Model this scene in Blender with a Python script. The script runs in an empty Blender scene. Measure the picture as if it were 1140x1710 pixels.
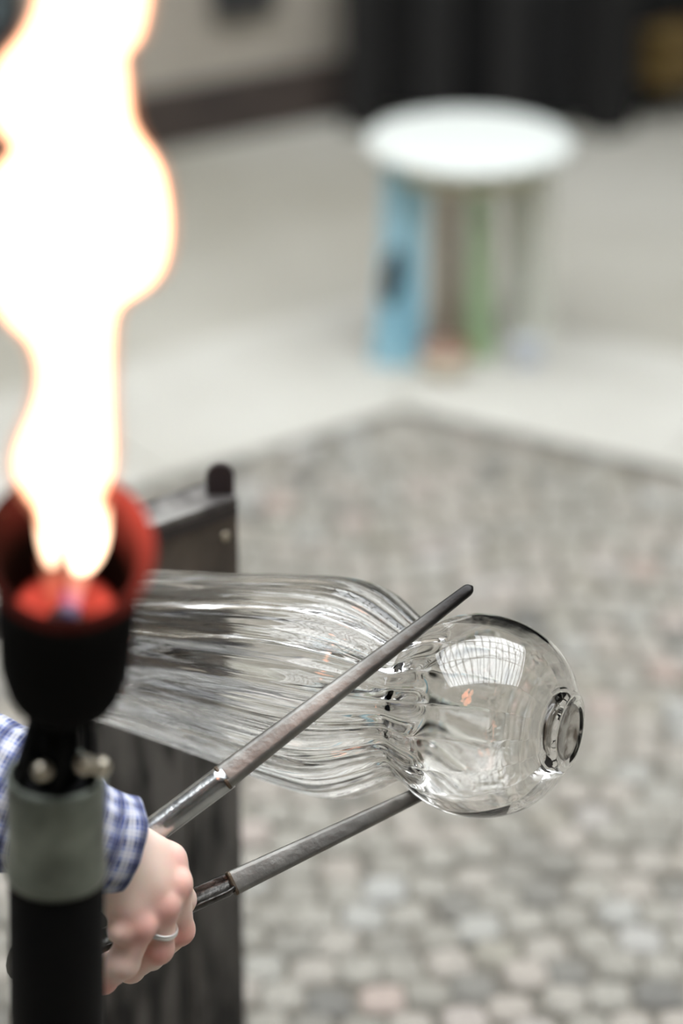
import bpy, bmesh, math, random
import numpy as np
from mathutils import Vector, Matrix, noise as mnoise
random.seed(7)
rng = np.random.default_rng(11)
C = bpy.context.scene.collection
sc = bpy.context.scene

# ------------------------------------------------------------------ camera, sky, exposure
PITCH = math.radians(26.0)
CAM_H = 1.45
FPX = 85 / 36 * 1710
cd = bpy.data.cameras.new('camera'); cam = bpy.data.objects.new('camera', cd); C.objects.link(cam)
cd.sensor_fit = 'VERTICAL'; cd.sensor_height = 36; cd.sensor_width = 24; cd.lens = 85
cam.location = (0, 0, CAM_H); cam.rotation_euler = (math.radians(90) - PITCH, 0, 0)
cd.clip_start = 0.05; cd.clip_end = 100
cd.dof.use_dof = True; cd.dof.focus_distance = 1.675; cd.dof.aperture_fstop = 2.0
sc.camera = cam

w = bpy.data.worlds.new('sky'); sc.world = w; w.use_nodes = True
nt = w.node_tree; bg = nt.nodes['Background']
bg.inputs[0].default_value = (0.93, 0.965, 1.0, 1)
bg.inputs[1].default_value = 7.35
sc.view_settings.view_transform = 'Standard'; sc.view_settings.look = 'None'
sc.view_settings.gamma = 1; sc.view_settings.use_curve_mapping = False
sc.view_settings.exposure = 0.0
cy = sc.cycles
cy.use_denoising = True
try: cy.denoising_input_passes = 'RGB_ALBEDO_NORMAL'
except Exception: pass
cy.max_bounces = 24; cy.transmission_bounces = 20; cy.glossy_bounces = 8; cy.diffuse_bounces = 4
cy.transparent_max_bounces = 16; cy.sample_clamp_indirect = 8; cy.blur_glossy = 0.5
cy.volume_bounces = 0

FW = Vector((0, math.cos(PITCH), -math.sin(PITCH)))
UP = Vector((0, math.sin(PITCH), math.cos(PITCH)))
RT = Vector((1, 0, 0))
O = Vector((0, 0, CAM_H))
def at(px, py, Z):                       # point of the place seen at pixel, Z metres deep
    return O + RT * ((px - 570) / FPX * Z) + UP * ((855 - py) / FPX * Z) + FW * Z
def ray(px, py):
    return RT * ((px - 570) / FPX) + UP * ((855 - py) / FPX) + FW
def on_y(px, py, Y):
    d = ray(px, py); return O + d * (Y / d.y)
def on_floor(px, py, z=0.0):
    d = ray(px, py); return O + d * ((z - CAM_H) / d.z)

# ------------------------------------------------------------------ helpers
def tag(o, label=None, cat=None, group=None, kind=None):
    if label: o['label'] = label
    if cat: o['category'] = cat
    if group: o['group'] = group
    if kind: o['kind'] = kind
    return o
def thing(name, label, cat, loc=(0, 0, 0), group=None):
    o = bpy.data.objects.new(name, None); C.objects.link(o); o.location = loc; o.empty_display_size = .05
    return tag(o, label, cat, group)
def link(name, me, mat=None, parent=None, smooth=False):
    o = bpy.data.objects.new(name, me); C.objects.link(o)
    if mat is not None and len(me.materials) == 0: me.materials.append(mat)
    if smooth:
        for p in me.polygons: p.use_smooth = True
    if parent is not None:
        o.parent = parent
        m = Matrix.Translation(parent.location) if parent.parent is None else None
        if m is not None: o.matrix_parent_inverse = m.inverted()
        else: o.matrix_parent_inverse = parent['_w'] if False else Matrix.Identity(4)
    return o
def subpart(name, me, mat, part, smooth=False):      # sub-part: vertices already in world space
    o = bpy.data.objects.new(name, me); C.objects.link(o)
    if len(me.materials) == 0: me.materials.append(mat)
    if smooth:
        for p in me.polygons: p.use_smooth = True
    o.parent = part
    root = part.parent
    o.matrix_parent_inverse = Matrix.Identity(4)
    # the part carries no net offset (parent inverse cancels the root's place)
    return o
def mesh(verts, faces, name='m'):
    me = bpy.data.meshes.new(name)
    me.from_pydata([tuple(v) for v in verts], [], faces); me.update()
    bm = bmesh.new(); bm.from_mesh(me); bmesh.ops.recalc_face_normals(bm, faces=bm.faces)
    bm.to_mesh(me); bm.free()
    return me
def bm_mesh(bm, bevel=0, seg=2):
    if bevel:
        bmesh.ops.bevel(bm, geom=[e for e in bm.edges if e.is_manifold and e.calc_face_angle(0) > .6], offset=bevel, segments=seg, affect='EDGES', clamp_overlap=True)
    bmesh.ops.recalc_face_normals(bm, faces=bm.faces)
    me = bpy.data.meshes.new('m'); bm.to_mesh(me); bm.free(); return me
def prism(poly, z0, z1, bevel=0):
    bm = bmesh.new()
    a = [bm.verts.new((p[0], p[1], z0)) for p in poly]; b = [bm.verts.new((p[0], p[1], z1)) for p in poly]
    bm.faces.new(a[::-1]); bm.faces.new(b)
    n = len(poly)
    for i in range(n): bm.faces.new((a[i], a[(i + 1) % n], b[(i + 1) % n], b[i]))
    return bm_mesh(bm, bevel)
def box_axes(c, ax, ay, az, hx, hy, hz, bevel=0):
    bm = bmesh.new()
    r = bmesh.ops.create_cube(bm, size=2)
    for v in r['verts']: v.co = Vector(c) + ax * (v.co.x * hx) + ay * (v.co.y * hy) + az * (v.co.z * hz)
    return bm_mesh(bm, bevel)
def frame_of(axis, hint=Vector((0, 0, 1))):
    a = axis.normalized()
    if abs(a.dot(hint)) > .98: hint = Vector((0, 1, 0))
    u = hint.cross(a).normalized(); v = a.cross(u)
    return u, v, a
def lathe(c, axis, prof, n=64, closed=False, hint=Vector((0, 0, 1))):
    """prof: list of (distance along axis, radius)."""
    u, v, a = frame_of(Vector(axis), hint); c = Vector(c)
    V, F = [], []
    for s, r in prof:
        for k in range(n):
            t = 2 * math.pi * k / n
            V.append(c + a * s + u * (r * math.cos(t)) + v * (r * math.sin(t)))
    m = len(prof)
    for i in range(m if closed else m - 1):
        j = (i + 1) % m
        for k in range(n):
            F.append((i * n + k, i * n + (k + 1) % n, j * n + (k + 1) % n, j * n + k))
    if not closed:
        F.append(tuple(range(n))[::-1]); F.append(tuple((m - 1) * n + k for k in range(n)))
    return mesh(V, F)
def sweep(sections, cap=True):
    """sections: list of lists of points (same count)."""
    n = len(sections[0]); V = [p for s in sections for p in s]; F = []
    for i in range(len(sections) - 1):
        for k in range(n):
            F.append((i * n + k, i * n + (k + 1) % n, (i + 1) * n + (k + 1) % n, (i + 1) * n + k))
    if cap:
        F.append(tuple(range(n))[::-1]); F.append(tuple((len(sections) - 1) * n + k for k in range(n)))
    return mesh(V, F)

def mat(name, col=(.5, .5, .5), rough=.6, metal=0., var=None, scale=20., bump=0., bscale=None, stretch=None, detail=6, ramp=(.35, .65), spec=None):
    m = bpy.data.materials.new(name); m.use_nodes = True
    t = m.node_tree; N = t.nodes; b = N['Principled BSDF']
    b.inputs['Base Color'].default_value = (*col, 1); b.inputs['Roughness'].default_value = rough; b.inputs['Metallic'].default_value = metal
    if spec is not None: b.inputs['Specular IOR Level'].default_value = spec
    tc = N.new('ShaderNodeTexCoord'); mp = N.new('ShaderNodeMapping'); t.links.new(tc.outputs['Object'], mp.inputs[0])
    if stretch: mp.inputs['Scale'].default_value = stretch
    if var is not None:
        nz = N.new('ShaderNodeTexNoise'); nz.inputs['Scale'].default_value = scale; nz.inputs['Detail'].default_value = detail
        t.links.new(mp.outputs[0], nz.inputs['Vector'])
        cr = N.new('ShaderNodeValToRGB'); cr.color_ramp.elements[0].position = ramp[0]; cr.color_ramp.elements[1].position = ramp[1]
        cr.color_ramp.elements[0].color = (*col, 1); cr.color_ramp.elements[1].color = (*var, 1)
        t.links.new(nz.outputs[0], cr.inputs[0]); t.links.new(cr.outputs[0], b.inputs['Base Color'])
    if bump:
        n2 = N.new('ShaderNodeTexNoise'); n2.inputs['Scale'].default_value = bscale or scale * 2; n2.inputs['Detail'].default_value = 5
        t.links.new(mp.outputs[0], n2.inputs['Vector'])
        bp = N.new('ShaderNodeBump'); bp.inputs['Strength'].default_value = bump; bp.inputs['Distance'].default_value = .002
        t.links.new(n2.outputs[0], bp.inputs['Height']); t.links.new(bp.outputs[0], b.inputs['Normal'])
    return m
def lin(r, g, b):
    f = lambda c: (c / 255 / 12.92) if c / 255 < .04045 else ((c / 255 + .055) / 1.055) ** 2.4
    return (f(r), f(g), f(b))

# ------------------------------------------------------------------ the setting
pave = mat('pavement', lin(158, 154, 141), .8, var=lin(180, 177, 166), scale=1.3, bump=.4, bscale=60, detail=3, ramp=(.35, .62))
plaster = mat('plaster', lin(186, 178, 164), .85, var=lin(160, 152, 140), scale=2.2, bump=.4, bscale=30)
plinth_m = mat('dark_plinth', lin(70, 60, 54), .8, var=lin(52, 45, 42), scale=5, bump=.5)
dark_wall = mat('side_wall_plaster', lin(160, 156, 149), .85, var=lin(138, 134, 128), scale=1.5)
roof_m = mat('roof_boards', lin(156, 150, 142), .8, var=lin(130, 125, 118), scale=3)

Q = on_floor(672, 684); QL = on_floor(400, 764); QR = on_floor(1140, 788)
def to_y(a, b, y):
    t = (y - a.y) / (b.y - a.y); return (a.x + (b.x - a.x) * t, y)
def to_x(a, b, x):
    t = (x - a.x) / (b.x - a.x); return (x, a.y + (b.y - a.y) * t)
XW, YB, YF = 4.6, -4.2, 12.0
el, er = to_x(Q, QL, -XW), to_x(Q, QR, XW)
if el[1] < YB: el = to_y(Q, QL, YB)
if er[1] < YB: er = to_y(Q, QR, YB)
poly = [(-XW, YF), (-XW, el[1]) if abs(el[0] + XW) < 1e-6 else el, (Q.x, Q.y), er, (XW, YF)]
floor = link('floor', prism(poly, -.06, 0), pave); tag(floor, kind='structure')
bed_poly = [(Q.x, Q.y), el, (-XW, YB), (XW, YB), er]
bed = link('floor_cobbled', prism(bed_poly, -.08, -.007), mat('joint_sand', lin(116, 111, 101), .95, var=lin(98, 94, 86), scale=60, bump=.6)); tag(bed, kind='structure')

def wallbox(name, a, b, z0, z1, th, m, side=1):
    a = Vector((a[0], a[1], 0)); b = Vector((b[0], b[1], 0)); d = (b - a).normalized(); n = Vector((-d.y, d.x, 0)) * side
    o = link(name, prism([a, b, b + n * th, a + n * th], z0, z1), m); return tag(o, kind='structure')
wallbox('wall_left', (-XW, YB), (-XW, 7.0), -.05, 4.4, .2, dark_wall, 1)
wallbox('wall_right', (XW, YB), (XW, 7.5), -.05, 4.2, .2, dark_wall, -1)
wallbox('wall_back', (-XW, YB), (XW, YB), -.05, 3.6, .2, mat('back_wall_fill_white', lin(232, 230, 222), .85, var=lin(222, 218, 208), scale=1.5), -1)  # unseen rear wall, coloured extra bright as added fill for camera-facing surfaces
wallbox('wall_far', (-XW, 7.4), (XW, 7.4), -.05, 3.1, .2, dark_wall, 1)
OX0, OX1, OY0, OY1 = -1.8, 2.3, .38, 3.9      # the glazed opening in the roof over the court
for k, (a0, a1, b0, b1) in enumerate(((-XW, XW, YB, OY0), (-XW, XW, OY1, 7.6), (-XW, OX0, OY0, OY1), (OX1, XW, OY0, OY1))):
    tag(link('ceiling', prism([(a0, b0), (a1, b0), (a1, b1), (a0, b1)], 3.06, 3.16), roof_m), kind='structure')
bar_m = mat('glazing_bar', lin(96, 94, 90), .5)
for k, x in enumerate(np.arange(OX0 + .28, OX1, .28)):
    tag(link('trim_%d' % (k + 1), prism([(x - .02, OY0), (x + .02, OY0), (x + .02, OY1), (x - .02, OY1)], 3.08, 3.13), bar_m), kind='structure')
for k, y in enumerate((1.9, 3.1, 4.0)):
    tag(link('trim_%d' % (k + 41), prism([(OX0, y - .03), (OX1, y - .03), (OX1, y + .03), (OX0, y + .03)], 3.02, 3.085), bar_m), kind='structure')

# house wall behind the court: pale plaster over a dark plinth
wa, wb = on_floor(120, 282), on_floor(600, 191)
wd = (wb - wa).normalized(); wn = Vector((-wd.y, wd.x, 0))
wa2 = wa - wd * 2.4; wb2 = wb + wd * 1.2
wallbox('wall_front', wa2 + wn * .03, wb2 + wn * .03, 0, 3.05, .25, plaster, 1)
H_PL = 0.118
wallbox('baseboard_front', wa2, wb2, 0, H_PL, .028, plinth_m, 1)
# windows low in the pale wall
def on_wall(px, py, off=0.0):
    d = ray(px, py); p0 = wa + wn * (.03 - off); t = (p0 - O).dot(wn) / d.dot(wn); return O + d * t
frame_m = mat('window_frame', lin(48, 48, 50), .5); pane_m = mat('window_pane', lin(120, 138, 142), .15)
dark_pane = mat('window_pane_dark', lin(40, 44, 50), .15)
def window(n, px0, px1, py, pm):
    a, b = on_wall(px0, py), on_wall(px1, py); z0 = min(a.z, b.z); a.z = b.z = 0
    c = (a + b) / 2; hw = (b - a).length / 2; h = .45
    bm = bmesh.new(); 
    f = .045
    def add(cx, cz, hx, hz, hy=.03, off=.0):
        r = bmesh.ops.create_cube(bm, size=2)
        for v in r['verts']: v.co = c + wd * (cx + v.co.x * hx) + wn * (v.co.y * hy - off) + Vector((0, 0, z0 + cz + v.co.z * hz))
    add(0, f / 2, hw, f / 2); add(0, 2 * h - f / 2, hw, f / 2); add(-hw + f / 2, h, f / 2, h - f); add(hw - f / 2, h, f / 2, h - f); add(0, h, f / 3, h - f)
    o = link('window_%d' % n, bm_mesh(bm), frame_m); tag(o, kind='structure')
    p = subpart('pane', box_axes(c + Vector((0, 0, z0 + h)), wd, wn, Vector((0, 0, 1)), hw - f, .012, h - f), pm, o)
window(1, 352, 450, 12, dark_pane)
window(2, -120, 34, 72, pane_m)

# border of pale slabs along the cobbled corner
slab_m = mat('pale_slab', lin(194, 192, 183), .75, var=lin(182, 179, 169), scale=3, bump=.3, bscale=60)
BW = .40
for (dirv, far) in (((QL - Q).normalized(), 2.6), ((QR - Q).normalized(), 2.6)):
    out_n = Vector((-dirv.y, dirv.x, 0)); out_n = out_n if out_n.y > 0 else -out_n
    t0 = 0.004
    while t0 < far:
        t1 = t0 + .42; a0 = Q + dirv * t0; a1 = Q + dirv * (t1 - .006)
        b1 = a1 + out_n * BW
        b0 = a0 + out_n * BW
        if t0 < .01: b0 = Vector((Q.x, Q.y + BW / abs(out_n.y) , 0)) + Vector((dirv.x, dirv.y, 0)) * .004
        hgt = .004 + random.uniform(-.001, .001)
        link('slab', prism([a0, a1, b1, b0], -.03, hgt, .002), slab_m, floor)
        t0 = t1

# ------------------------------------------------------------------ cobbles
def stone_bm(bm, cx, cy, sx, sy, rot, h, z):
    n = 8; ang0 = random.uniform(-.12, .12)
    lo, mid, top = [], [], []
    for k in range(n):
        t = 2 * math.pi * k / n + ang0
        q = 1 / max(abs(math.cos(t)), abs(math.sin(t))) ** .62 * random.uniform(.93, 1.03)
        x, y = math.cos(t) * q, math.sin(t) * q
        def P(s, zz):
            X, Y = x * sx * s, y * sy * s
            return bm.verts.new((cx + X * math.cos(rot) - Y * math.sin(rot), cy + X * math.sin(rot) + Y * math.cos(rot), z + zz))
        lo.append(P(1.04, -.018)); mid.append(P(1.03, h - .004)); top.append(P(.80, h))
    fs = []
    for k in range(n):
        j = (k + 1) % n
        fs.append(bm.faces.new((lo[k], lo[j], mid[j], mid[k]))); fs.append(bm.faces.new((mid[k], mid[j], top[j], top[k])))
    fs.append(bm.faces.new(top)); return fs
def cobble_mat(name, obj_random):
    m = bpy.data.materials.new(name); m.use_nodes = True; t = m.node_tree; N = t.nodes; b = N['Principled BSDF']
    b.inputs['Roughness'].default_value = .8
    cr = N.new('ShaderNodeValToRGB'); e = cr.color_ramp.elements
    cols = [(0, lin(116, 114, 108)), (.12, lin(146, 142, 132)), (.45, lin(160, 156, 146)), (.7, lin(168, 160, 150)), (.82, lin(150, 145, 132)), (.93, lin(170, 169, 163)), (1, lin(174, 156, 145))]
    e[0].position, e[0].color = cols[0][0], (*cols[0][1], 1); e[1].position, e[1].color = cols[-1][0], (*cols[-1][1], 1)
    for q in e: q.color = (*[v * .88 for v in q.color[:3]], 1)
    cols = [(p, tuple(v * .88 for v in c)) for p, c in cols]
    for p, c in cols[1:-1]:
        q = e.new(p); q.color = (*c, 1)
    if obj_random:
        s = N.new('ShaderNodeObjectInfo').outputs['Random']
    else:
        a = N.new('ShaderNodeAttribute'); a.attribute_name = 'shade'; s = a.outputs['Fac']
    t.links.new(s, cr.inputs[0])
    nz = N.new('ShaderNodeTexNoise'); nz.inputs['Scale'].default_value = 90
    geo = N.new('ShaderNodeNewGeometry'); t.links.new(geo.outputs['Position'], nz.inputs['Vector'])
    mx = N.new('ShaderNodeMixRGB'); mx.blend_type = 'OVERLAY'; mx.inputs[0].default_value = .35
    t.links.new(cr.outputs[0], mx.inputs[1]); t.links.new(nz.outputs[0], mx.inputs[2]); t.links.new(mx.outputs[0], b.inputs['Base Color'])
    bp = N.new('ShaderNodeBump'); bp.inputs['Strength'].default_value = .5; bp.inputs['Distance'].default_value = .002
    t.links.new(nz.outputs[0], bp.inputs['Height']); t.links.new(bp.outputs[0], b.inputs['Normal'])
    return m
cm_obj, cm_att = cobble_mat('granite_sett', True), cobble_mat('granite_sett_mass', False)
nl = Vector((-(QL - Q).y, (QL - Q).x, 0)).normalized(); nr = Vector((-(QR - Q).y, (QR - Q).x, 0)).normalized()
if nl.dot(Vector((0, 0, 0)) - Q) < 0: nl = -nl
if nr.dot(Vector((0, 0, 0)) - Q) < 0: nr = -nr
sp = .047
pts = []
row = 0; y = -1.2
while y < Q.y:
    x = -2.4 + (row % 2) * sp * .5
    while x < 2.6:
        yy = y + .055 * math.sin(x * 5.2) ** 2
        p = Vector((x + random.uniform(-.004, .004), yy + random.uniform(-.003, .003), 0))
        if (p - Q).dot(nl) > .019 and (p - Q).dot(nr) > .019: pts.append(p)
        x += sp * random.uniform(.95, 1.05)
    y += sp * .97; row += 1
def proj(p):
    q = p - O; z = q.dot(FW)
    return 570 + FPX * q.dot(RT) / z, 855 - FPX * q.dot(UP) / z, z
def in_view(p):
    a, b, z = proj(p)
    return z > 0 and -10 < a < 1150 and b < 1720 and (a > 400 or b > 1800) and not (a < 960 and 960 < b < 1330 and a < 700)
vis = sorted([p for p in pts if in_view(p)], key=lambda p: (p - O).length)[:300]
vs = set(id(p) for p in vis)
variants = []
for k in range(14):
    bm = bmesh.new(); stone_bm(bm, 0, 0, sp * .475 * random.uniform(.94, 1.05), sp * .475 * random.uniform(.94, 1.05), 0, 0, 0)
    me = bm_mesh(bm); me.materials.append(cm_obj)
    variants.append(me)
for p in vis:
    o = bpy.data.objects.new('cobblestone', random.choice(variants)); C.objects.link(o); o.parent = bed
    o.location = (p.x, p.y, random.uniform(-.003, .003)); o.rotation_euler = (random.uniform(-.05, .05), random.uniform(-.05, .05), random.choice((0, 1.57, 3.14, -1.57)) + random.uniform(-.15, .15))
bm = bmesh.new(); sh = []
for p in pts:
    if id(p) in vs: continue
    fs = stone_bm(bm, p.x, p.y, sp * .475 * random.uniform(.94, 1.05), sp * .475 * random.uniform(.94, 1.05), random.uniform(-.15, .15), 0, random.uniform(-.003, .003))
    r = random.random(); sh += [r] * len(fs)
me = bpy.data.meshes.new('m'); bm.to_mesh(me); bm.free()
att = me.attributes.new('shade', 'FLOAT', 'FACE'); att.data.foreach_set('value', sh)
o = link('cobblestones', me, cm_att, None); o.parent = bed; o['kind'] = 'stuff'

# ------------------------------------------------------------------ dark stall behind the stool
stall_wood = mat('dark_boards', lin(15, 14, 14), .85, var=lin(22, 20, 18), scale=6, stretch=(1, 1, .15))
stall_dark = mat('dark_recess', lin(9, 8, 8), .9)
S0 = on_floor(585, 196); S1 = on_floor(955, 212); S2 = on_floor(1300, 122)
stall = thing('wooden_stall', 'dark wooden stall with posts standing behind the white round stool', 'stall', S0)
Z3 = Vector((0, 0, 1))
def board(name, a, b, z0, z1, th, m, parent, off=0.0, bevel=.004):
    a = Vector((a.x, a.y, 0)); b = Vector((b.x, b.y, 0)); d = (b - a).normalized(); n = Vector((d.y, -d.x, 0))
    c = (a + b) / 2 + n * (off) + Vector((0, 0, (z0 + z1) / 2))
    return link(name, box_axes(c, d, n, Z3, (b - a).length / 2, th / 2, (z1 - z0) / 2, bevel), m, parent)
def boards_run(a, b, z0, z1, wdt=.14):
    L = (b - a).length; n = max(1, int(L / wdt))
    for k in range(n):
        board('plank', a.lerp(b, (k + .03) / n), a.lerp(b, (k + .97) / n), z0, z1 , .025, stall_dark if k % 3 else stall_wood, stall, off=random.uniform(-.004, .004))
boards_run(S0, S1, .02, .62); boards_run(S1, S2, .02, .95)
board('counter_board', S0.lerp(S1, -.06), S1, .62, .68, .16, stall_wood, stall, off=.05)
board('rail', S1, S2, .55, .62, .03, stall_wood, stall, off=.035)
for t in (0, .33, .66): 
    p = S0.lerp(S1, t); board('post', p, p + (S1 - S0).normalized() * .07, 0, 1.5, .07, stall_wood, stall, off=.06)
for t in (0.0, .5, .98):
    p = S1.lerp(S2, t); board('post', p, p + (S2 - S1).normalized() * .08, 0, 1.6, .07, stall_wood, stall, off=.06)
bk = (S1 - S0).normalized(); bn = Vector((-bk.y, bk.x, 0))
board('back_panel', S0.lerp(S1, -.2) + bn * .5, S1 + bn * .5 + bk * 2.2, .0, 1.7, .03, stall_dark, stall)
# mustard box on the stall's front
yb = None
d = ray(1125, 95); n2 = Vector(((S2 - S1).y, -(S2 - S1).x, 0)).normalized(); p0 = S1 + n2 * .1
pc = O + d * ((p0 - O).dot(n2) / d.dot(n2))
sd = (S2 - S1).normalized()
yt = thing('storage_box', 'mustard yellow lidded box hung on the dark stall at the right', 'box', pc)
ym = mat('mustard_paint', lin(104, 84, 46), .6)
link('body', box_axes(pc, sd, n2, Z3, .055, .05, .04, .006), ym, yt)
link('lid', box_axes(pc + Z3 * .044, sd, n2, Z3, .059, .054, .008, .003), ym, yt)

# ------------------------------------------------------------------ round stool
SC = on_floor(778, 588); 
st = thing('round_stool', 'small stool with thick white round seat and blue, tan, green and grey board legs', 'stool', (SC.x, SC.y, 0))
white_m = mat('white_seat', lin(212, 216, 210), .45)
cs = on_y(783, 239, SC.y)
zt = cs.z
R = .159
prof = [(-.011, R * .2), (-.011, R * .92), (-.008, R * .96), (-.004, R * .99), (.0, R), (.005, R * .99), (.009, R * .96), (.012, R * .9), (.013, R * .5), (.013, .001)]
link('seat', lathe(Vector((cs.x, SC.y, zt)), (0, 0, 1), prof, 72), white_m, st, True)
link('apron_ring', lathe(Vector((cs.x, SC.y, zt - .032)), (0, 0, 1), [(-.012, R * .72), (.012, R * .72), (.012, R * .66), (-.012, R * .66)], 48, closed=True), mat('apron', lin(200, 196, 170), .6), st)
def leg(px_t0, px_t1, px_b0, px_b1, py_b, dy, m, thick=.02, dz=0):
    Yb = on_floor(700, py_b).y
    a, b = on_y(px_b0, py_b, Yb), on_y(px_b1, py_b, Yb)
    Yt = SC.y + (Yb - SC.y) * .72
    zt2 = zt - .02
    def top(px):
        return Vector(((px - 570) / FPX * (Yt * math.cos(PITCH) + (CAM_H - zt2) * math.sin(PITCH)), Yt, zt2))
    c0, c1 = top(px_t0), top(px_t1); a.z = b.z = 0.0
    sec = []
    for k in range(9):
        t = k / 8; w_ = math.sin(t * math.pi) * -.004
        l, r = a.lerp(c0, t), b.lerp(c1, t); l.x -= w_; r.x += w_
        bow = Vector((0, thick, 0)); n = 6; ring = [l.lerp(r, i / n) + Vector((0, -.012 * math.sin(math.pi * i / n), 0)) for i in range(n + 1)] + [r.lerp(l, i / n) + bow + Vector((0, -.012 * math.sin(math.pi * i / n), 0)) for i in range(n + 1)]
        sec.append(ring)
    return link('leg', sweep(sec), m, st)
blue_m = mat('blue_paint', lin(132, 186, 206), .5, var=lin(160, 202, 216), scale=9)
lb = leg(640, 722, 618, 705, 612, 0, blue_m); lb['label'] = 'light blue leg with a dark oval spot'
tan_m = mat('tan_paint', lin(168, 148, 128), .6, var=lin(190, 176, 156), scale=9)
lt = leg(728, 772, 726, 772, 560, 0, tan_m); lt['label'] = 'tan leg'
lg = leg(782, 822, 774, 826, 602, 0, mat('green_paint', lin(146, 172, 128), .5, var=lin(158, 184, 142), scale=9)); lg['label'] = 'green leg'
lgy = leg(838, 925, 842, 928, 568, 0, mat('grey_paint', lin(224, 224, 212), .6, var=lin(210, 210, 198), scale=9)); lgy['label'] = 'grey leg'
# dark oval on the blue leg: a cut-out backed with dark felt, a raised oval piece
c0 = on_y(655, 462, 3.395 if False else SC.y - .085)
Yo = None
def leg_front_y(z):   # front surface of the blue leg
    Yb = on_floor(700, 612).y; Yt = SC.y + (Yb - SC.y) * .72
    return Yb + (Yt - Yb) * (z / (zt - .02)) - .012
pq = on_y(655, 462, leg_front_y(.17)); 
V = []
for k in range(24):
    t = 2 * math.pi * k / 24; V.append((math.cos(t) * .016, math.sin(t) * .046))
rot = math.radians(-9); secs = []
for off in (.006, -.004):
    ring = []
    for x, z in V:
        X = x * math.cos(rot) - z * math.sin(rot); Zz = x * math.sin(rot) + z * math.cos(rot)
        ring.append(Vector((pq.x + X, leg_front_y(pq.z + Zz) + off, pq.z + Zz)))
    secs.append(ring)
subpart('oval_patch', sweep(secs), mat('oval_dark', lin(44, 52, 60), .6), lb)

# little round pot and pale block on the ground by the stool
pt = on_floor(742, 628)
pot = thing('round_pot', 'small cream round pot with red rim on the ground by the blue leg', 'pot', (pt.x, pt.y, 0))
pm = mat('cream_glaze', lin(214, 204, 182), .4)
link('bowl', lathe((pt.x, pt.y, 0), (0, 0, 1), [(.001, .018), (.004, .026), (.018, .038), (.034, .041), (.046, .036), (.046, .031), (.034, .035), (.01, .02)], 36), pm, pot, True)
link('rim', lathe((pt.x, pt.y, .046), (0, 0, 1), [(-.003, .034), (-.003, .0375), (.003, .0375), (.003, .030), (0, .029)], 36, closed=True), mat('red_rim', lin(150, 66, 56), .5), pot, True)
bp_ = on_floor(878, 612)
blk = thing('small_box', 'small pale grey lidded box on the ground right of the green leg', 'box', (bp_.x, bp_.y, 0))
bxm = mat('pale_box', lin(196, 200, 204), .5)
link('body', box_axes((bp_.x, bp_.y, .019), RT, Vector((0, 1, 0)), Z3, .022, .02, .019, .003), bxm, blk)
link('lid', box_axes((bp_.x, bp_.y, .041), RT, Vector((0, 1, 0)), Z3, .0235, .0215, .004, .0015), bxm, blk)

# ------------------------------------------------------------------ dark work stand behind the glass
YAW = math.radians(40)
P0 = on_y(388, 828, 1.80); zS = P0.z
P0.z = 0
dS = Vector((-math.cos(YAW), -math.sin(YAW), 0)); nS = Vector((-math.sin(YAW), math.cos(YAW), 0)) * 1.0   # nS points away from the camera
nS = Vector((-dS.y, dS.x, 0)); nS = nS if nS.y > 0 else -nS
LS = .155; TH = .028
stand_m = mat('weathered_dark_board', lin(104, 100, 95), .75, var=lin(36, 35, 33), scale=30, stretch=(1.6, 1.6, .35), bump=.8, bscale=30, ramp=(.38, .62))
metal_m = mat('brown_sheet_metal', lin(100, 90, 80), .5, metal=.3, var=lin(78, 70, 63), scale=22, bump=.3)
ledge_m = mat('worn_ledge', lin(150, 148, 144), .45, metal=.5, var=lin(92, 88, 86), scale=40)
stand = thing('work_stand', 'dark weathered bench end with sheet-metal ledge and upturned stop behind the glass', 'bench', P0 + dS * (LS / 2))
def sbox(name, s0, s1, t0, t1, z0, z1, m, bev=.002):
    c = P0 + dS * ((s0 + s1) / 2) + nS * ((t0 + t1) / 2) + Z3 * ((z0 + z1) / 2)
    return link(name, box_axes(c, dS, nS, Z3, abs(s1 - s0) / 2, abs(t1 - t0) / 2, (z1 - z0) / 2, bev), m, stand)
# upright board built of three planks with uneven faces
x0 = 0.0
for k, wd_ in enumerate((.052, .05, .053)):
    sbox('plank', x0 + .0008, x0 + wd_ - .0008, .002 * (k % 2), TH, 0, zS - .012, stand_m, .0025); x0 += wd_
cl = sbox('metal_facing', -.001, LS + .001, -.0035, .0015, zS - .115, zS - .011, metal_m, .001)
sbox('ledge', .001, LS + .004, -.005, TH + .004, zS - .004, zS, ledge_m, .0015)
sbox('edge_strip', .001, LS + .003, -.006, TH + .002, zS - .0135, zS - .0045, mat('edge_iron', lin(62, 56, 54), .5, metal=.3), .001)
# upturned rounded stop at the far end
sec = []
cz = zS
ring = []
hw = .0115
bm = bmesh.new()
out = [(-hw, -.012), (hw, -.012), (hw, .016)] + [(hw * math.cos(t), .016 + hw * 1.0 * math.sin(t)) for t in np.linspace(.2, math.pi - .2, 9)] + [(-hw, .016)]
tc_ = P0 + dS * .013 + Z3 * zS
A = [bm.verts.new(tc_ + dS * 0 + RT * x + Z3 * z + Vector((0, .010, 0))) for x, z in out]
B = [bm.verts.new(tc_ + RT * x + Z3 * z + Vector((0, .017, 0))) for x, z in out]
bm.faces.new(A); bm.faces.new(B[::-1])
for i in range(len(A)): bm.faces.new((A[i], A[(i + 1) % len(A)], B[(i + 1) % len(A)], B[i]))
link('stop_tab', bm_mesh(bm, .0015), mat('dark_iron', lin(52, 42, 42), .5, metal=.3), stand)
sc_p = P0 + dS * .012 - nS * .004 + Z3 * (zS - .032)
link('screw', lathe(sc_p, -nS, [(-.002, .0042), (.0015, .0042), (.0028, .003), (.003, .0008)], 20), mat('screw_steel', lin(190, 180, 160), .35, metal=.9), stand, True)

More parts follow.
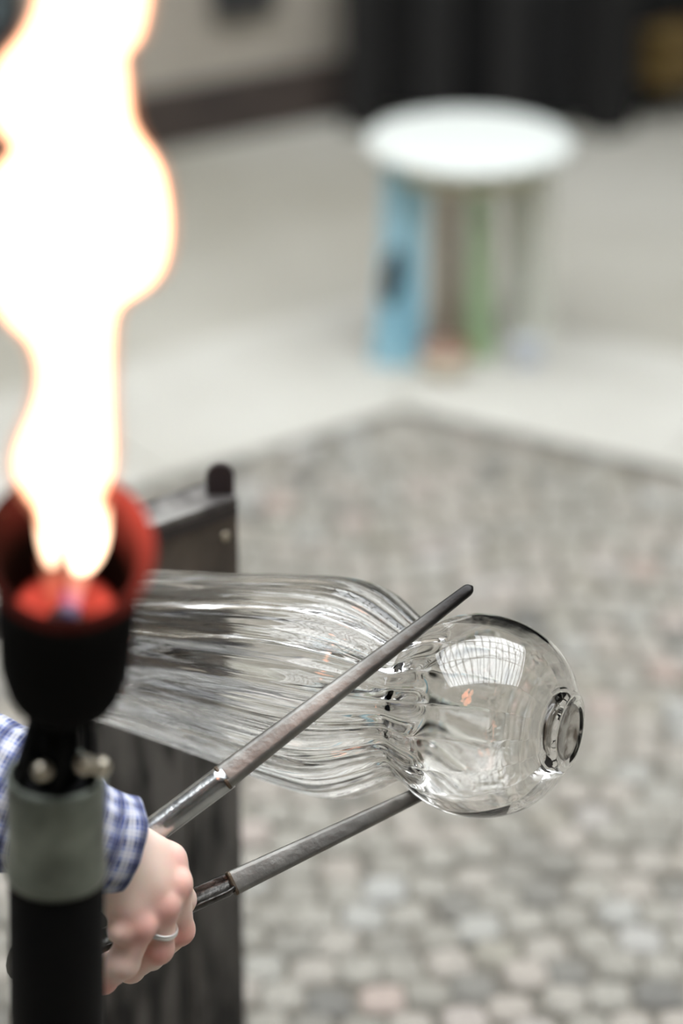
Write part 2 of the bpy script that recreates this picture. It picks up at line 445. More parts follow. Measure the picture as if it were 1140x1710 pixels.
# ------------------------------------------------------------------ the blown glass
def cam_vec(x, y, z): return RT * x + UP * y + FW * z
AL, BE = math.radians(26), math.radians(9)
gd = cam_vec(math.cos(AL) * math.cos(BE), -math.cos(AL) * math.sin(BE), -math.sin(AL)).normalized()
GC = at(801, 1194, 1.712)
def cr_spline(pts, xs):
    px_ = [p[0] for p in pts]; out = []
    for x in xs:
        i = max(0, min(len(pts) - 2, int(np.searchsorted(px_, x)) - 1))
        x0, x1 = px_[i], px_[i + 1]; t = (x - x0) / (x1 - x0)
        def sl(j):
            if j == 0: return (pts[1][1] - pts[0][1]) / (px_[1] - px_[0])
            if j == len(pts) - 1: return (pts[-1][1] - pts[-2][1]) / (px_[-1] - px_[-2])
            return (pts[j + 1][1] - pts[j - 1][1]) / (px_[j + 1] - px_[j - 1])
        h = x1 - x0; m0, m1 = sl(i) * h, sl(i + 1) * h
        out.append((2*t**3-3*t*t+1)*pts[i][1] + (t**3-2*t*t+t)*m0 + (-2*t**3+3*t*t)*pts[i+1][1] + (t**3-t*t)*m1)
    return np.array(out)
outer_prof = [(-345, 34), (-335, 48), (-318, 57), (-290, 61), (-250, 65), (-200, 71), (-160, 76.5), (-128, 80), (-105, 80), (-86, 75), (-70, 66), (-58, 58.5), (-50, 56.5), (-42, 60), (-28, 67.5), (-12, 71.5), (5, 72), (22, 69), (38, 62), (50, 53), (58, 44), (64, 34), (67, 29)]
def dense(a, b, n): return list(np.linspace(a, b, n, endpoint=False))
def shell(which):
    if which == 'outer':
        xs = np.array(dense(-345, -120, 90) + dense(-120, 40, 130) + dense(40, 67, 40) + [67.0]); rr = cr_spline(outer_prof, xs)
    else:
        pr = [(s, r - (5.0 if s < -90 else 5.5)) for s, r in outer_prof if s < 55]
        pr[0] = (-345, 14); pr[1] = (-335, 38)
        pr += [(54, 33), (57, 20), (58, 8)]
        pr = sorted(set(pr)); pr = [p for p in pr if not (p[0] == 50)] ; pr.append((48, 46)); pr = sorted(pr)
        xs = np.array(dense(-345, -120, 90) + dense(-120, 40, 130) + dense(40, 58, 30) + [58.0]); rr = cr_spline(pr, xs)
    return xs, rr
u_, v_, a_ = frame_of(gd)
NA = 384
def smooth01(a, b, x): 
    t = np.clip((x - a) / (b - a), 0, 1); return t * t * (3 - 2 * t)
def build_shell(which):
    xs, rr = shell(which); th = np.linspace(0, 2 * math.pi, NA, endpoint=False)
    S, T = np.meshgrid(xs, th, indexing='ij'); Rr = np.repeat(rr[:, None], NA, 1)
    n = 18
    tw = T + .0009 * S + .03 * np.sin(S / 37.)
    if which == 'outer':
        amp = .24 + .55 * smooth01(-130, -85, S) * (1 - smooth01(-62, -38, S))
        amp = amp * (1 - .93 * smooth01(-60, -15, S)); amp = amp * smooth01(-345, -300, S)
        lobe = np.abs(np.cos(n * tw / 2)) ** .8 - .6
        Rr = Rr + amp * 2.0 * lobe
        Rr = Rr + (.26 + .12 * np.sin(5 * T)) * np.sin(41 * T + 1.3 + .006 * S) * (1 - smooth01(-70, -40, S)) + .17 * np.sin(67 * T + .004 * S) * (1 - smooth01(-70, -40, S))
        Rr = Rr + .5 * np.sin(3 * T + .7) * smooth01(-340, -250, S) * (1 - smooth01(20, 60, S)) + .25 * np.sin(S / 9. + 2 * T) * (1 - smooth01(-40, 30, S)) * smooth01(-120, -80, S)
    else:
        amp = (1.7 + 1.4 * smooth01(-140, -80, S)) * (1 - .95 * smooth01(-26, -12, S + 3 * np.sin(9 * T / 1.)))
        lobe = np.abs(np.cos(n * tw / 2 + .5)) - .6
        Rr = Rr - amp * 1.7 * lobe * smooth01(-345, -300, S)
        Rr = Rr + .22 * np.sin(33 * T + .01 * S) * (1 - smooth01(-40, -10, S)) + .5 * np.sin(S / 7. + 3 * T) * smooth01(-100, -70, S) * (1 - smooth01(-40, -10, S))
        Rr = np.maximum(Rr, 2.)
    base = np.array(GC)[None, None, :] + (S / 1000.)[..., None] * np.array(a_)
    P = base + (Rr / 1000. * np.cos(T))[..., None] * np.array(u_) + (Rr / 1000. * np.sin(T))[..., None] * np.array(v_)
    return P
Po, Pi = build_shell('outer'), build_shell('inner')
V = []; F = []
def add_grid(P, flip):
    b = len(V); m = P.shape[0]
    V.extend(P.reshape(-1, 3).tolist())
    idx = np.arange(NA); nx = (idx + 1) % NA
    for i in range(m - 1):
        a = b + i * NA; c = a + NA
        if flip: F.extend(zip((a + idx).tolist(), (c + idx).tolist(), (c + nx).tolist(), (a + nx).tolist()))
        else: F.extend(zip((a + idx).tolist(), (a + nx).tolist(), (c + nx).tolist(), (c + idx).tolist()))
    return b, m
bo, mo = add_grid(Po, False); bi, mi = add_grid(Pi, True)
# pontil end of the outer shell: raised lip, then a shallow dish with rings
lastr = [np.array(Po[-1])]
prof_end = [(68.6, 27.5), (69.2, 25.5), (68.2, 23.0), (65.5, 19.5), (64.2, 17.5), (65.2, 15.2), (64.6, 13.), (63.6, 11.0), (64.4, 8.5), (63.8, 5.5), (64.2, 3.0), (64.3, 1.2)]
E = []
for s, r in prof_end:
    th = np.linspace(0, 2 * math.pi, NA, endpoint=False)
    rw = r * (1 + .03 * np.sin(2 * th + s)); 
    E.append(np.array(GC)[None] + (s / 1000.) * np.array(a_)[None] + (rw / 1000. * np.cos(th))[:, None] * np.array(u_) + (rw / 1000. * np.sin(th))[:, None] * np.array(v_))
E = np.array(E)
prev = bo + (mo - 1) * NA
for k in range(len(E)):
    b = len(V); V.extend(E[k].tolist())
    for i in range(NA): F.append((prev + i, prev + (i + 1) % NA, b + (i + 1) % NA, b + i))
    prev = b
F.append(tuple(prev + i for i in range(NA)))
# inner shell end cap, and the ring joining both shells at the pipe
e = bi + (mi - 1) * NA; F.append(tuple(e + i for i in range(NA))[::-1])
for i in range(NA): F.append((bi + i, bi + (i + 1) % NA, bo + (i + 1) % NA, bo + i))
me = bpy.data.meshes.new('m'); me.from_pydata(V, [], F); me.update()
bm = bmesh.new(); bm.from_mesh(me); bmesh.ops.recalc_face_normals(bm, faces=bm.faces); bm.to_mesh(me); bm.free()
glass = bpy.data.materials.new('clear_hot_glass'); glass.use_nodes = True
gb = glass.node_tree.nodes['Principled BSDF']
gb.inputs['Base Color'].default_value = (.968, .962, .946, 1); gb.inputs['Roughness'].default_value = 0.0
gb.inputs['IOR'].default_value = 1.5; gb.inputs['Transmission Weight'].default_value = 1.0
vessel = thing('blown_glass_vessel', 'clear ribbed blown glass body with necked round bulb, squeezed by steel jacks', 'glass vessel', GC)
link('glass_body', me, glass, vessel, True)
pipe_m = mat('blowpipe_steel', lin(120, 118, 114), .35, metal=.9, var=lin(84, 78, 74), scale=30)
link('blowpipe', lathe(GC, gd, [(-.95, .0085), (-.95, .0125), (-.36, .0125), (-.335, .0135), (-.335, .0085)], 32, closed=True), pipe_m, vessel, True)

scale_m = mat('pontil_scale', (.80, .77, .72), .05, var=(.16, .12, .09), scale=110, ramp=(.46, .62), bump=.5, bscale=300)
scale_m.node_tree.nodes['Principled BSDF'].inputs['Transmission Weight'].default_value = .8
pm_ = link('pontil_mark', lathe(GC, gd, [(.0652, .0005), (.0652, .0165), (.0672, .0200), (.0678, .0202), (.0668, .0165), (.0660, .0150), (.0668, .0130), (.0661, .0110), (.0667, .0090), (.0660, .0068), (.0665, .0045), (.0661, .0020), (.0663, .0005)], 64), scale_m, vessel, True)
pm_['label'] = 'brownish ringed pontil scar at the end of the bulb'

# ------------------------------------------------------------------ steel jacks
steel = mat('blade_steel', lin(138, 137, 132), .42, metal=.75, var=lin(96, 94, 90), scale=30, bump=.25, bscale=160, ramp=(.35, .75))
bright = mat('handle_steel', lin(196, 198, 198), .25, metal=.95, var=lin(146, 148, 148), scale=28, bump=.25, bscale=120, stretch=(1, 1, 1))
def soot(m):     # blade steel goes black with soot towards the tip
    t = m.node_tree; N = t.nodes; b = N['Principled BSDF']; a = N.new('ShaderNodeAttribute'); a.attribute_name = 'soot'
    src = b.inputs['Base Color'].links[0].from_socket
    q = N.new('ShaderNodeMixRGB'); q.inputs[2].default_value = (.018, .017, .017, 1); t.links.new(a.outputs['Fac'], q.inputs[0]); t.links.new(src, q.inputs[1]); t.links.new(q.outputs[0], b.inputs['Base Color'])
soot(steel)
def mm_px(px, Z): return px / FPX * Z
def section_half_round(c, u, v, w_, h_, flat_up):
    pts_ = []
    n = 16
    for i in range(n + 1):
        t = math.pi * i / n; pts_.append(c + u * (w_ * math.cos(t)) + v * (h_ * math.sin(t)))
    pts_.append(c - u * (w_ * .97) - v * (h_ * .12)); pts_.append(c + u * (w_ * .97) - v * (h_ * .12))
    return pts_
def rect_round(c, u, v, hu, hv, n=4, rr=.35):
    r = min(hu, hv) * rr * 2 * .5; out = []
    for (sx, sy, t0) in ((1, 1, 0), (-1, 1, math.pi / 2), (-1, -1, math.pi), (1, -1, 1.5 * math.pi)):
        for i in range(n + 1):
            t = t0 + math.pi / 2 * i / n
            out.append(c + u * (sx * (hu - r) + r * math.cos(t)) + v * (sy * (hv - r) + r * math.sin(t)))
    return out
jacks = thing('glass_jacks', 'pair of long steel glassblowing jacks gripping the neck of the glass', 'tongs', at(375, 1385, 1.66))
# upper limb
U_step, U_tip = at(371, 1300, 1.650), at(789, 979, 1.678)
U_hand = at(205, 1424, 1.646); U_end = at(92, 1508, 1.645)
L_step, L_tip = at(386, 1476, 1.676), at(716, 1318, 1.722)
L_hand = at(250, 1535, 1.672); L_end = at(76, 1615, 1.668)
def blade(p0, p1, w0, w1, thick0, thick1, face, steps=120, tip_round=True):
    ax = (p1 - p0).normalized(); toc = face.normalized(); v = (toc - ax * toc.dot(ax)).normalized(); u = ax.cross(v)
    secs = []
    for k in range(steps + 1):
        t = k / steps
        t2 = t
        hu = w0 + (w1 - w0) * t; hv = thick0 + (thick1 - thick0) * t
        if t > .975 and tip_round: q = math.sqrt(max(0.03, 1 - ((t - .975) / .025) ** 2)); hu *= q; hv *= q
        if t == 0: hu *= .94; hv *= .94
        c = p0.lerp(p1, t)
        secs.append(rect_round(c, u, v, hu, hv, 4, .8))
    return sweep(secs)
view = (at(560, 1200, 1.0) - at(560, 1200, 2.0))
f_up = view.normalized() + UP * .35
bl = link('blade', blade(U_step, U_tip, .0092, .0041, .0056, .0034, f_up), steel, jacks, True)
at_ = bl.data.attributes.new('soot', 'FLOAT', 'POINT')
_L = (U_tip - U_step).length; at_.data.foreach_set('value', [float(smooth01(.50, .97, (Vector(v.co) - U_step).length / _L)) * .96 for v in bl.data.vertices])
f_lo = view.normalized() + UP * .1
bl2 = link('blade', blade(L_step, L_tip, .0088, .0052, .0045, .003, f_lo), steel, jacks, True)
def limb(pts_, w_, h_, face, shape='half', sign=1):
    secs = []
    for i, p in enumerate(pts_):
        ax = (pts_[min(i + 1, len(pts_) - 1)] - pts_[max(i - 1, 0)]).normalized()
        v = (face - ax * face.dot(ax)).normalized(); u = ax.cross(v)
        secs.append(section_half_round(p - v * (h_ * .3), u, v * sign, w_, h_, True))
    return sweep(secs)
def linepts(a, b, n): return [a.lerp(b, i / n) for i in range(n + 1)]
h1 = link('handle', limb(linepts(U_end, U_step + (U_step - U_end).normalized() * .004, 20), .0096, .0092, view.normalized() + UP * .2), bright, jacks, True)
h2pts = linepts(L_end, L_step - (L_step - L_end).normalized() * .012, 16)
dl = (L_step - L_end).normalized()
hm = mat('handle_dark_steel', lin(104, 103, 100), .3, metal=.9, var=lin(52, 50, 48), scale=60, bump=.4, bscale=140)
fl = (view.normalized() + UP * 1.1 ); fl = fl - dl * fl.dot(dl)
secs = []
for i, p in enumerate(linepts(L_end, L_step + dl * .002, 24)):
    vv = fl.normalized(); uu = dl.cross(vv).normalized()
    t = i / 24; sc_ = 1.0
    if t > .985: sc_ = .8
    n = 14; ring = []
    for k in range(n + 1):
        th = math.pi + math.pi * k / n
        ring.append(p + uu * (.0085 * sc_ * math.cos(th)) + vv * (.0105 * sc_ * math.sin(th) + .003))
    ring.append(p + uu * (.0068 * sc_) + vv * (.0036)); ring.append(p + uu * (.0055 * sc_) + vv * (.0008))
    ring.append(p - uu * (.0055 * sc_) + vv * (.0008)); ring.append(p - uu * (.0068 * sc_) + vv * (.0036))
    secs.append(ring)
h2 = link('handle', sweep(secs), hm, jacks, True); h2['label'] = 'dark channel-section handle'
h1['label'] = 'bright rounded handle'
# collars at the joints, brazed
braze = mat('brazing', lin(104, 88, 68), .5, metal=.7, var=lin(72, 68, 64), scale=90)
for p, ax, f, wv, tv in ((U_step, U_tip - U_step, f_up, .0096, .0059), (L_step, L_tip - L_step, f_lo, .0091, .0048)):
    link('collar', blade(p - ax.normalized() * .0004, p + ax.normalized() * .0018, wv, wv * .98, tv, tv, f, 3, False), braze, jacks)
# spring bow at the back
mid = (U_end + L_end) / 2; back = -((U_tip - U_end).normalized() + (L_tip - L_end).normalized()).normalized()
ru = (U_end - mid)
secs = []
for k in range(19):
    t = math.pi * k / 18
    p = mid + ru * math.cos(t) + back * (ru.length * 1.15 * math.sin(t))
    tan = (-ru * math.sin(t) + back * (ru.length * 1.15 * math.cos(t))).normalized()
    v = view.normalized(); v = (v - tan * v.dot(tan)).normalized(); u = tan.cross(v)
    secs.append(rect_round(p, u, v, .0016, .009, 3, .6))
link('spring_bow', sweep(secs), steel, jacks, True)

# ------------------------------------------------------------------ the person's arm and hand
def surface_nets(vol, org, h):
    s = vol.shape; ins = vol < 0
    cs_ = np.zeros((s[0]-1, s[1]-1, s[2]-1), np.int16)
    for i in (0, 1):
        for j in (0, 1):
            for k in (0, 1): cs_ += ins[i:s[0]-1+i, j:s[1]-1+j, k:s[2]-1+k]
    act = (cs_ > 0) & (cs_ < 8); ids = -np.ones(act.shape, np.int64); n = act.sum(); ids[act] = np.arange(n)
    I = np.argwhere(act); acc = np.zeros((n, 3)); cnt = np.zeros(n)
    cor = [(0,0,0),(1,0,0),(0,1,0),(1,1,0),(0,0,1),(1,0,1),(0,1,1),(1,1,1)]
    for a in cor:
        for d in range(3):
            if a[d]: continue
            b = list(a); b[d] = 1
            va = vol[I[:,0]+a[0], I[:,1]+a[1], I[:,2]+a[2]]; vb = vol[I[:,0]+b[0], I[:,1]+b[1], I[:,2]+b[2]]
            m = (va < 0) != (vb < 0); t = np.where(m, va / np.where(m, va - vb, 1), 0)
            p = np.tile(np.array(a, float), (n, 1)); p[:, d] = t; acc += p * m[:, None]; cnt += m
    P = (I + acc / cnt[:, None]) * h + np.array(org)
    Fq = []
    for d in range(3):
        e = [1, 2, 0][d]; f = [2, 0, 1][d]
        sl0 = [slice(None)]*3; sl1 = [slice(None)]*3; sl0[d] = slice(0, s[d]-1); sl1[d] = slice(1, s[d])
        ch = ins[tuple(sl0)] != ins[tuple(sl1)]
        J = np.argwhere(ch); J = J[(J[:, e] > 0) & (J[:, f] > 0) & (J[:, e] < s[e]-1) & (J[:, f] < s[f]-1)]
        fl_ = ins[tuple(sl0)][tuple(J.T)]
        def idx(de, df):
            K = J.copy(); K[:, e] += de; K[:, f] += df; return ids[tuple(K.T)]
        q = np.stack([idx(-1,-1), idx(0,-1), idx(0,0), idx(-1,0)], 1)
        q[~fl_] = q[~fl_][:, ::-1]; Fq.append(q)
    return P, np.concatenate(Fq)
def smin(a, b, k):
    h_ = np.clip(.5 + .5 * (b - a) / k, 0, 1); return b * (1 - h_) + a * h_ - k * h_ * (1 - h_)
def H(px, py, Z):       # camera-space millimetres
    return np.array([(px - 570) / FPX * Z, (855 - py) / FPX * Z, Z]) * 1000.
hs = 1.6
lo = np.array(H(-330, 1700, 1.60)); lo = np.array([-395., -345., 1540.]); hi = np.array([-88., -30., 1742.])
shp = ((hi - lo) / hs).astype(int) + 1
gx = (lo[0] + np.arange(shp[0]) * hs).astype(np.float32); gy = (lo[1] + np.arange(shp[1]) * hs).astype(np.float32); gz = (lo[2] + np.arange(shp[2]) * hs).astype(np.float32)
GX, GY, GZ = np.meshgrid(gx, gy, gz, indexing='ij')
def cone(a, b, ra, rb):
    a = np.array(a, np.float32); b = np.array(b, np.float32); ab = b - a; L2 = float(ab @ ab)
    px_, py_, pz_ = GX - a[0], GY - a[1], GZ - a[2]
    t = np.clip((px_ * ab[0] + py_ * ab[1] + pz_ * ab[2]) / L2, 0, 1)
    return np.sqrt((px_ - t * ab[0]) ** 2 + (py_ - t * ab[1]) ** 2 + (pz_ - t * ab[2]) ** 2) - (ra + (rb - ra) * t)
def chain(ps, k):
    d = None
    for (a, ra), (b, rb) in zip(ps[:-1], ps[1:]):
        c = cone(a, b, ra, rb); d = c if d is None else smin(d, c, k)
    return d
EXEC_HAND = True
elbow = H(-420, 1180, 1.66)
WU, WL = H(180, 1397, 1.603), H(166, 1448, 1.600)
idx_m, mid_m, rng_m, pky_m = H(281, 1437, 1.640), H(290, 1477, 1.634), H(270, 1512, 1.625), H(231, 1545, 1.615)
palm = smin(cone(WU, idx_m, 19, 12.2), cone((WU + WL) / 2, mid_m, 18, 12.2), 10)
palm = smin(palm, cone((WU + WL) / 2, rng_m, 18, 11.8), 10)
palm = smin(palm, cone(WL, pky_m, 19, 11.5), 10)
fore = smin(cone(elbow, WU, 40, 19), cone(elbow, WL, 38, 19), 14)
palm = smin(palm, fore, 12)
# thumb on the far side
thumb = chain([(H(190, 1415, 1.625), 15), (H(238, 1428, 1.668), 12), (H(268, 1456, 1.690), 10), (H(286, 1482, 1.697), 8.5)], 4)
palm = smin(palm, thumb, 9)
fingers = [
    [(idx_m, 11.3), (H(303, 1503, 1.668), 9.6), (H(268, 1545, 1.694), 8.4), (H(232, 1532, 1.700), 7.5)],
    [(mid_m, 11.6), (H(299, 1553, 1.655), 10.2), (H(252, 1598, 1.690), 8.8), (H(215, 1580, 1.700), 7.8)],
    [(rng_m, 11.2), (H(264, 1584, 1.638), 10.2), (H(218, 1618, 1.668), 9.2), (H(182, 1596, 1.690), 7.6)],
    [(pky_m, 11.5), (H(205, 1607, 1.622), 10.8), (H(172, 1636, 1.645), 9.4), (H(146, 1606, 1.668), 7.0)]]
vol = palm
fall = None
for fpts in fingers:
    c = chain(fpts, 3)
    for (p, r) in (fpts[1], fpts[2]):       # knuckle swell
        c = smin(c, cone(p, np.array(p) + .1, r + .25, r + .25), 3)
    fall = c if fall is None else smin(fall, c, 3)
vol = smin(vol, fall, 5)
kn = None
for p, r in ((idx_m, 10.0), (mid_m, 10.4), (rng_m, 10.0), (pky_m, 9.2)):  # knuckle heads stand proud on the back of the hand
    q = np.array(p) + np.array([1.2, 1.0, -3.6]); c = cone(q, q + .1, r, r); kn = c if kn is None else np.minimum(kn, c)
vol = smin(vol, kn, 4)
q = H(196, 1560, 1.596) + np.array([0, 0, 9.]); vol = smin(vol, cone(q, q + .1, 8, 8), 7)
VP, FQ = surface_nets(vol, lo, hs)
del GX, GY, GZ
Mw = np.array([list(RT), list(UP), list(FW)])
VW = VP / 1000. @ Mw + np.array(O)
me = bpy.data.meshes.new('m'); me.from_pydata(VW.tolist(), [], FQ.tolist()); me.update()
bm = bmesh.new(); bm.from_mesh(me)
for _ in range(3): bmesh.ops.smooth_vert(bm, verts=bm.verts, factor=.4, use_axis_x=True, use_axis_y=True, use_axis_z=True)
bmesh.ops.recalc_face_normals(bm, faces=bm.faces); bm.to_mesh(me); bm.free()
red = np.zeros(len(VP))
for p, s_ in ((idx_m, 13), (mid_m, 13), (rng_m, 14), (pky_m, 15), (fingers[1][1][0], 14), (fingers[2][1][0], 13), (fingers[3][2][0], 20)):
    red = np.maximum(red, np.exp(-((VP - (np.array(p) + np.array([2, -2, -6]))) ** 2).sum(1) / (2 * (s_ * .8) ** 2)))
att = me.attributes.new('redness', 'FLOAT', 'POINT'); att.data.foreach_set('value', red.astype(np.float32))
skin = bpy.data.materials.new('skin'); skin.use_nodes = True; t = skin.node_tree; N = t.nodes; b = N['Principled BSDF']
b.inputs['Roughness'].default_value = .48; b.inputs['Subsurface Weight'].default_value = .25; b.inputs['Subsurface Radius'].default_value = (.008, .003, .0015); b.inputs['Subsurface Scale'].default_value = .6
a = N.new('ShaderNodeAttribute'); a.attribute_name = 'redness'
mx = N.new('ShaderNodeMixRGB'); mx.inputs[1].default_value = (*lin(247, 222, 206), 1); mx.inputs[2].default_value = (*lin(234, 174, 160), 1)
nz = N.new('ShaderNodeTexNoise'); nz.inputs['Scale'].default_value = 60; tc = N.new('ShaderNodeTexCoord'); t.links.new(tc.outputs['Object'], nz.inputs['Vector'])
mt = N.new('ShaderNodeMath'); mt.operation = 'MULTIPLY_ADD'; mt.inputs[1].default_value = .22; t.links.new(nz.outputs[0], mt.inputs[0]); t.links.new(a.outputs['Fac'], mt.inputs[2])
m3 = N.new('ShaderNodeMath'); m3.operation = 'SUBTRACT'; m3.inputs[1].default_value = .06; t.links.new(mt.outputs[0], m3.inputs[0]); m3.use_clamp = True
t.links.new(m3.outputs[0], mx.inputs[0]); t.links.new(mx.outputs[0], b.inputs['Base Color'])
n4 = N.new('ShaderNodeTexNoise'); n4.inputs['Scale'].default_value = 700; t.links.new(tc.outputs['Object'], n4.inputs['Vector'])
bp = N.new('ShaderNodeBump'); bp.inputs['Strength'].default_value = .15; bp.inputs['Distance'].default_value = .0006; t.links.new(n4.outputs[0], bp.inputs['Height']); t.links.new(bp.outputs[0], b.inputs['Normal'])
person = thing('person', 'right arm in blue plaid shirt, hand with silver ring squeezing the jacks', 'person', at(180, 1440, 1.60))
link('hand_and_forearm', me, skin, person, True)
# ring on the ring finger
fa = Vector(fingers[2][0][0] / 1000.); fb = Vector(fingers[2][1][0] / 1000.)
toW = lambda v: O + RT * v.x + UP * v.y + FW * v.z
ra, rb = toW(fa), toW(fb); rc = ra.lerp(rb, .50); rax = (rb - ra).normalized()
rax = (rax - RT * .25 + FW * .1 ).normalized()
prof = [(.0022 * math.cos(t) , .0116 + .0013 * math.sin(t)) for t in np.linspace(0, 2 * math.pi, 12, endpoint=False)]
link('ring', lathe(rc, rax, prof, 48, closed=True), mat('silver', lin(240, 240, 238), .38, metal=1.0), person, True)

# plaid sleeve
def plaid():
    m = bpy.data.materials.new('plaid_cotton'); m.use_nodes = True; t = m.node_tree; N = t.nodes; b = N['Principled BSDF']; b.inputs['Roughness'].default_value = .9
    uv = N.new('ShaderNodeUVMap'); sp_ = N.new('ShaderNodeSeparateXYZ'); t.links.new(uv.outputs[0], sp_.inputs[0])
    def band(src, period, lo_, hi_):
        d = N.new('ShaderNodeMath'); d.operation = 'DIVIDE'; d.inputs[1].default_value = period; t.links.new(src, d.inputs[0])
        f = N.new('ShaderNodeMath'); f.operation = 'FRACT'; t.links.new(d.outputs[0], f.inputs[0])
        g = N.new('ShaderNodeMath'); g.operation = 'GREATER_THAN'; g.inputs[1].default_value = lo_; t.links.new(f.outputs[0], g.inputs[0])
        l = N.new('ShaderNodeMath'); l.operation = 'LESS_THAN'; l.inputs[1].default_value = hi_; t.links.new(f.outputs[0], l.inputs[0])
        x = N.new('ShaderNodeMath'); x.operation = 'MULTIPLY'; t.links.new(g.outputs[0], x.inputs[0]); t.links.new(l.outputs[0], x.inputs[1]); return x.outputs[0]
    cur = None
    def mix(prev, fac, col, s_):
        k = N.new('ShaderNodeMath'); k.operation = 'MULTIPLY'; k.inputs[1].default_value = s_; t.links.new(fac, k.inputs[0])
        q = N.new('ShaderNodeMixRGB'); t.links.new(k.outputs[0], q.inputs[0]); q.inputs[2].default_value = (*col, 1)
        if prev is None: q.inputs[1].default_value = (*lin(112, 128, 178), 1)
        else: t.links.new(prev, q.inputs[1])
        return q.outputs[0]
    for src in (sp_.outputs[0], sp_.outputs[1]):
        cur = mix(cur, band(src, 15, .0, .42), lin(40, 52, 104), .6)
        cur = mix(cur, band(src, 15, .58, .90), lin(222, 222, 218), .38)
        cur = mix(cur, band(src, 3.0, .0, .28), lin(228, 228, 228), .32)
        cur = mix(cur, band(src, 15, .14, .26), lin(36, 40, 70), .6)
    t.links.new(cur, b.inputs['Base Color']); return m
plaid_m = plaid()
def cloth_tube(path, rads, n=96, seed=0, wr=1.0, m_sub=10):
    """path: camera-space points; rads: (ru, rv) in mm"""
    path = [toW(Vector(p) / 1000.) for p in path]
    rings = []; vlen = 0; uvs = []
    fine = []
    for i in range(len(path) - 1):
        for k in range(m_sub):
            t_ = k / m_sub; fine.append((path[i].lerp(path[i + 1], t_), rads[i][0] + (rads[i + 1][0] - rads[i][0]) * t_, rads[i][1] + (rads[i + 1][1] - rads[i][1]) * t_))
    fine.append((path[-1], *rads[-1]))
    # soften the path
    P_ = [f[0] for f in fine]
    for _ in range(12): P_ = [P_[0]] + [(P_[i - 1] + P_[i] * 2 + P_[i + 1]) / 4 for i in range(1, len(P_) - 1)] + [P_[-1]]
    for i, (_, ru_, rv_) in enumerate(fine):
        p = P_[i]; ax = (P_[min(i + 1, len(P_) - 1)] - P_[max(i - 1, 0)]).normalized()
        v = (-FW - ax * (-FW).dot(ax)).normalized(); u = ax.cross(v)
        if i: vlen += (P_[i] - P_[i - 1]).length * 1000
        ring = []
        for k in range(n):
            a2 = 2 * math.pi * k / n
            f = 2.6 * math.sin(vlen / 7.5 + 2.2 * math.sin(a2 + seed) + seed) * (.5 + .5 * math.sin(a2 * 2 + vlen / 30)) + 2.2 * mnoise.noise(Vector((math.cos(a2) * 2, math.sin(a2) * 2, vlen / 14 + seed))) * 1.6
            f *= wr
            ring.append(p + u * ((ru_ + f) / 1000 * math.cos(a2)) + v * ((rv_ + f) / 1000 * math.sin(a2)))
        rings.append(ring); uvs.append(vlen)
    V_ = [q for r in rings for q in r]; F_ = []; UVs = []
    for i in range(len(rings) - 1):
        for k in range(n):
            F_.append((i * n + k, i * n + (k + 1) % n, (i + 1) * n + (k + 1) % n, (i + 1) * n + k))
            R0 = 36.
            s0, s1 = k / n * 2 * math.pi * R0, (k + 1) / n * 2 * math.pi * R0
            UVs += [(s0, uvs[i]), (s1, uvs[i]), (s1, uvs[i + 1]), (s0, uvs[i + 1])]
    me_ = bpy.data.meshes.new('m'); me_.from_pydata([tuple(v) for v in V_], [], F_); me_.update()
    ul = me_.uv_layers.new(name='UVMap'); ul.data.foreach_set('uv', [c for uvp in UVs for c in uvp])
    return me_
sl_path = [H(186, 1412, 1.596), H(140, 1396, 1.592), H(70, 1355, 1.61), H(-60, 1300, 1.62), H(-230, 1238, 1.64), H(-440, 1160, 1.665)]
slv = link('shirt_sleeve', cloth_tube(sl_path, [(33, 27), (35, 30), (42, 37), (50, 44), (56, 50), (60, 54)], seed=1.3), plaid_m, person, True)
md = slv.modifiers.new('thick', 'SOLIDIFY'); md.thickness = .0012
cf = subpart('cuff', cloth_tube([H(203, 1412, 1.604), H(168, 1405, 1.595), H(128, 1392, 1.588)], [(32, 26.5), (35, 29), (36.5, 31)], seed=4.1, wr=.8, m_sub=14), plaid_m, slv, True)
md = cf.modifiers.new('thick', 'SOLIDIFY'); md.thickness = .0018

# ------------------------------------------------------------------ gas torch
YT = 1.10
CC = on_y(113, 915, YT)
TILT = math.radians(36)
ax_up = Vector((.11, -math.sin(TILT), math.cos(TILT))).normalized()
torch = thing('gas_torch', 'tall black gas torch with wide soot-black cup on a pipe stand', 'torch', None or (on_y(95, 1700, YT + .06).x, YT + .06, 0))
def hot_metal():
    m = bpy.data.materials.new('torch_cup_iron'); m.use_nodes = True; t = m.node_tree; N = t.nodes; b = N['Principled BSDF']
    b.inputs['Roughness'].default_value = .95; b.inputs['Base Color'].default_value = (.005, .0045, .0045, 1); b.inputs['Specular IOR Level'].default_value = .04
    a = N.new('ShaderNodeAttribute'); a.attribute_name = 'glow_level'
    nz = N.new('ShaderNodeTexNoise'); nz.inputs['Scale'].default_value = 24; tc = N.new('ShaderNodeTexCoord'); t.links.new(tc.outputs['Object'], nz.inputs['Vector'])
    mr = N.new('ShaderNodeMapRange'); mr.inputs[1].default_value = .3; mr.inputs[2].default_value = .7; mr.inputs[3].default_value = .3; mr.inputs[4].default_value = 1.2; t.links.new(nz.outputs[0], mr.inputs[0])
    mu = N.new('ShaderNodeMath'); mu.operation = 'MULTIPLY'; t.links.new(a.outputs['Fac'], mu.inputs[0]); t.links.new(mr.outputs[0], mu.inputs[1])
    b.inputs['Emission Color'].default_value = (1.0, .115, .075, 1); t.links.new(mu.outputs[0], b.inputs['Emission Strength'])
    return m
hot = hot_metal()
k_ = .9
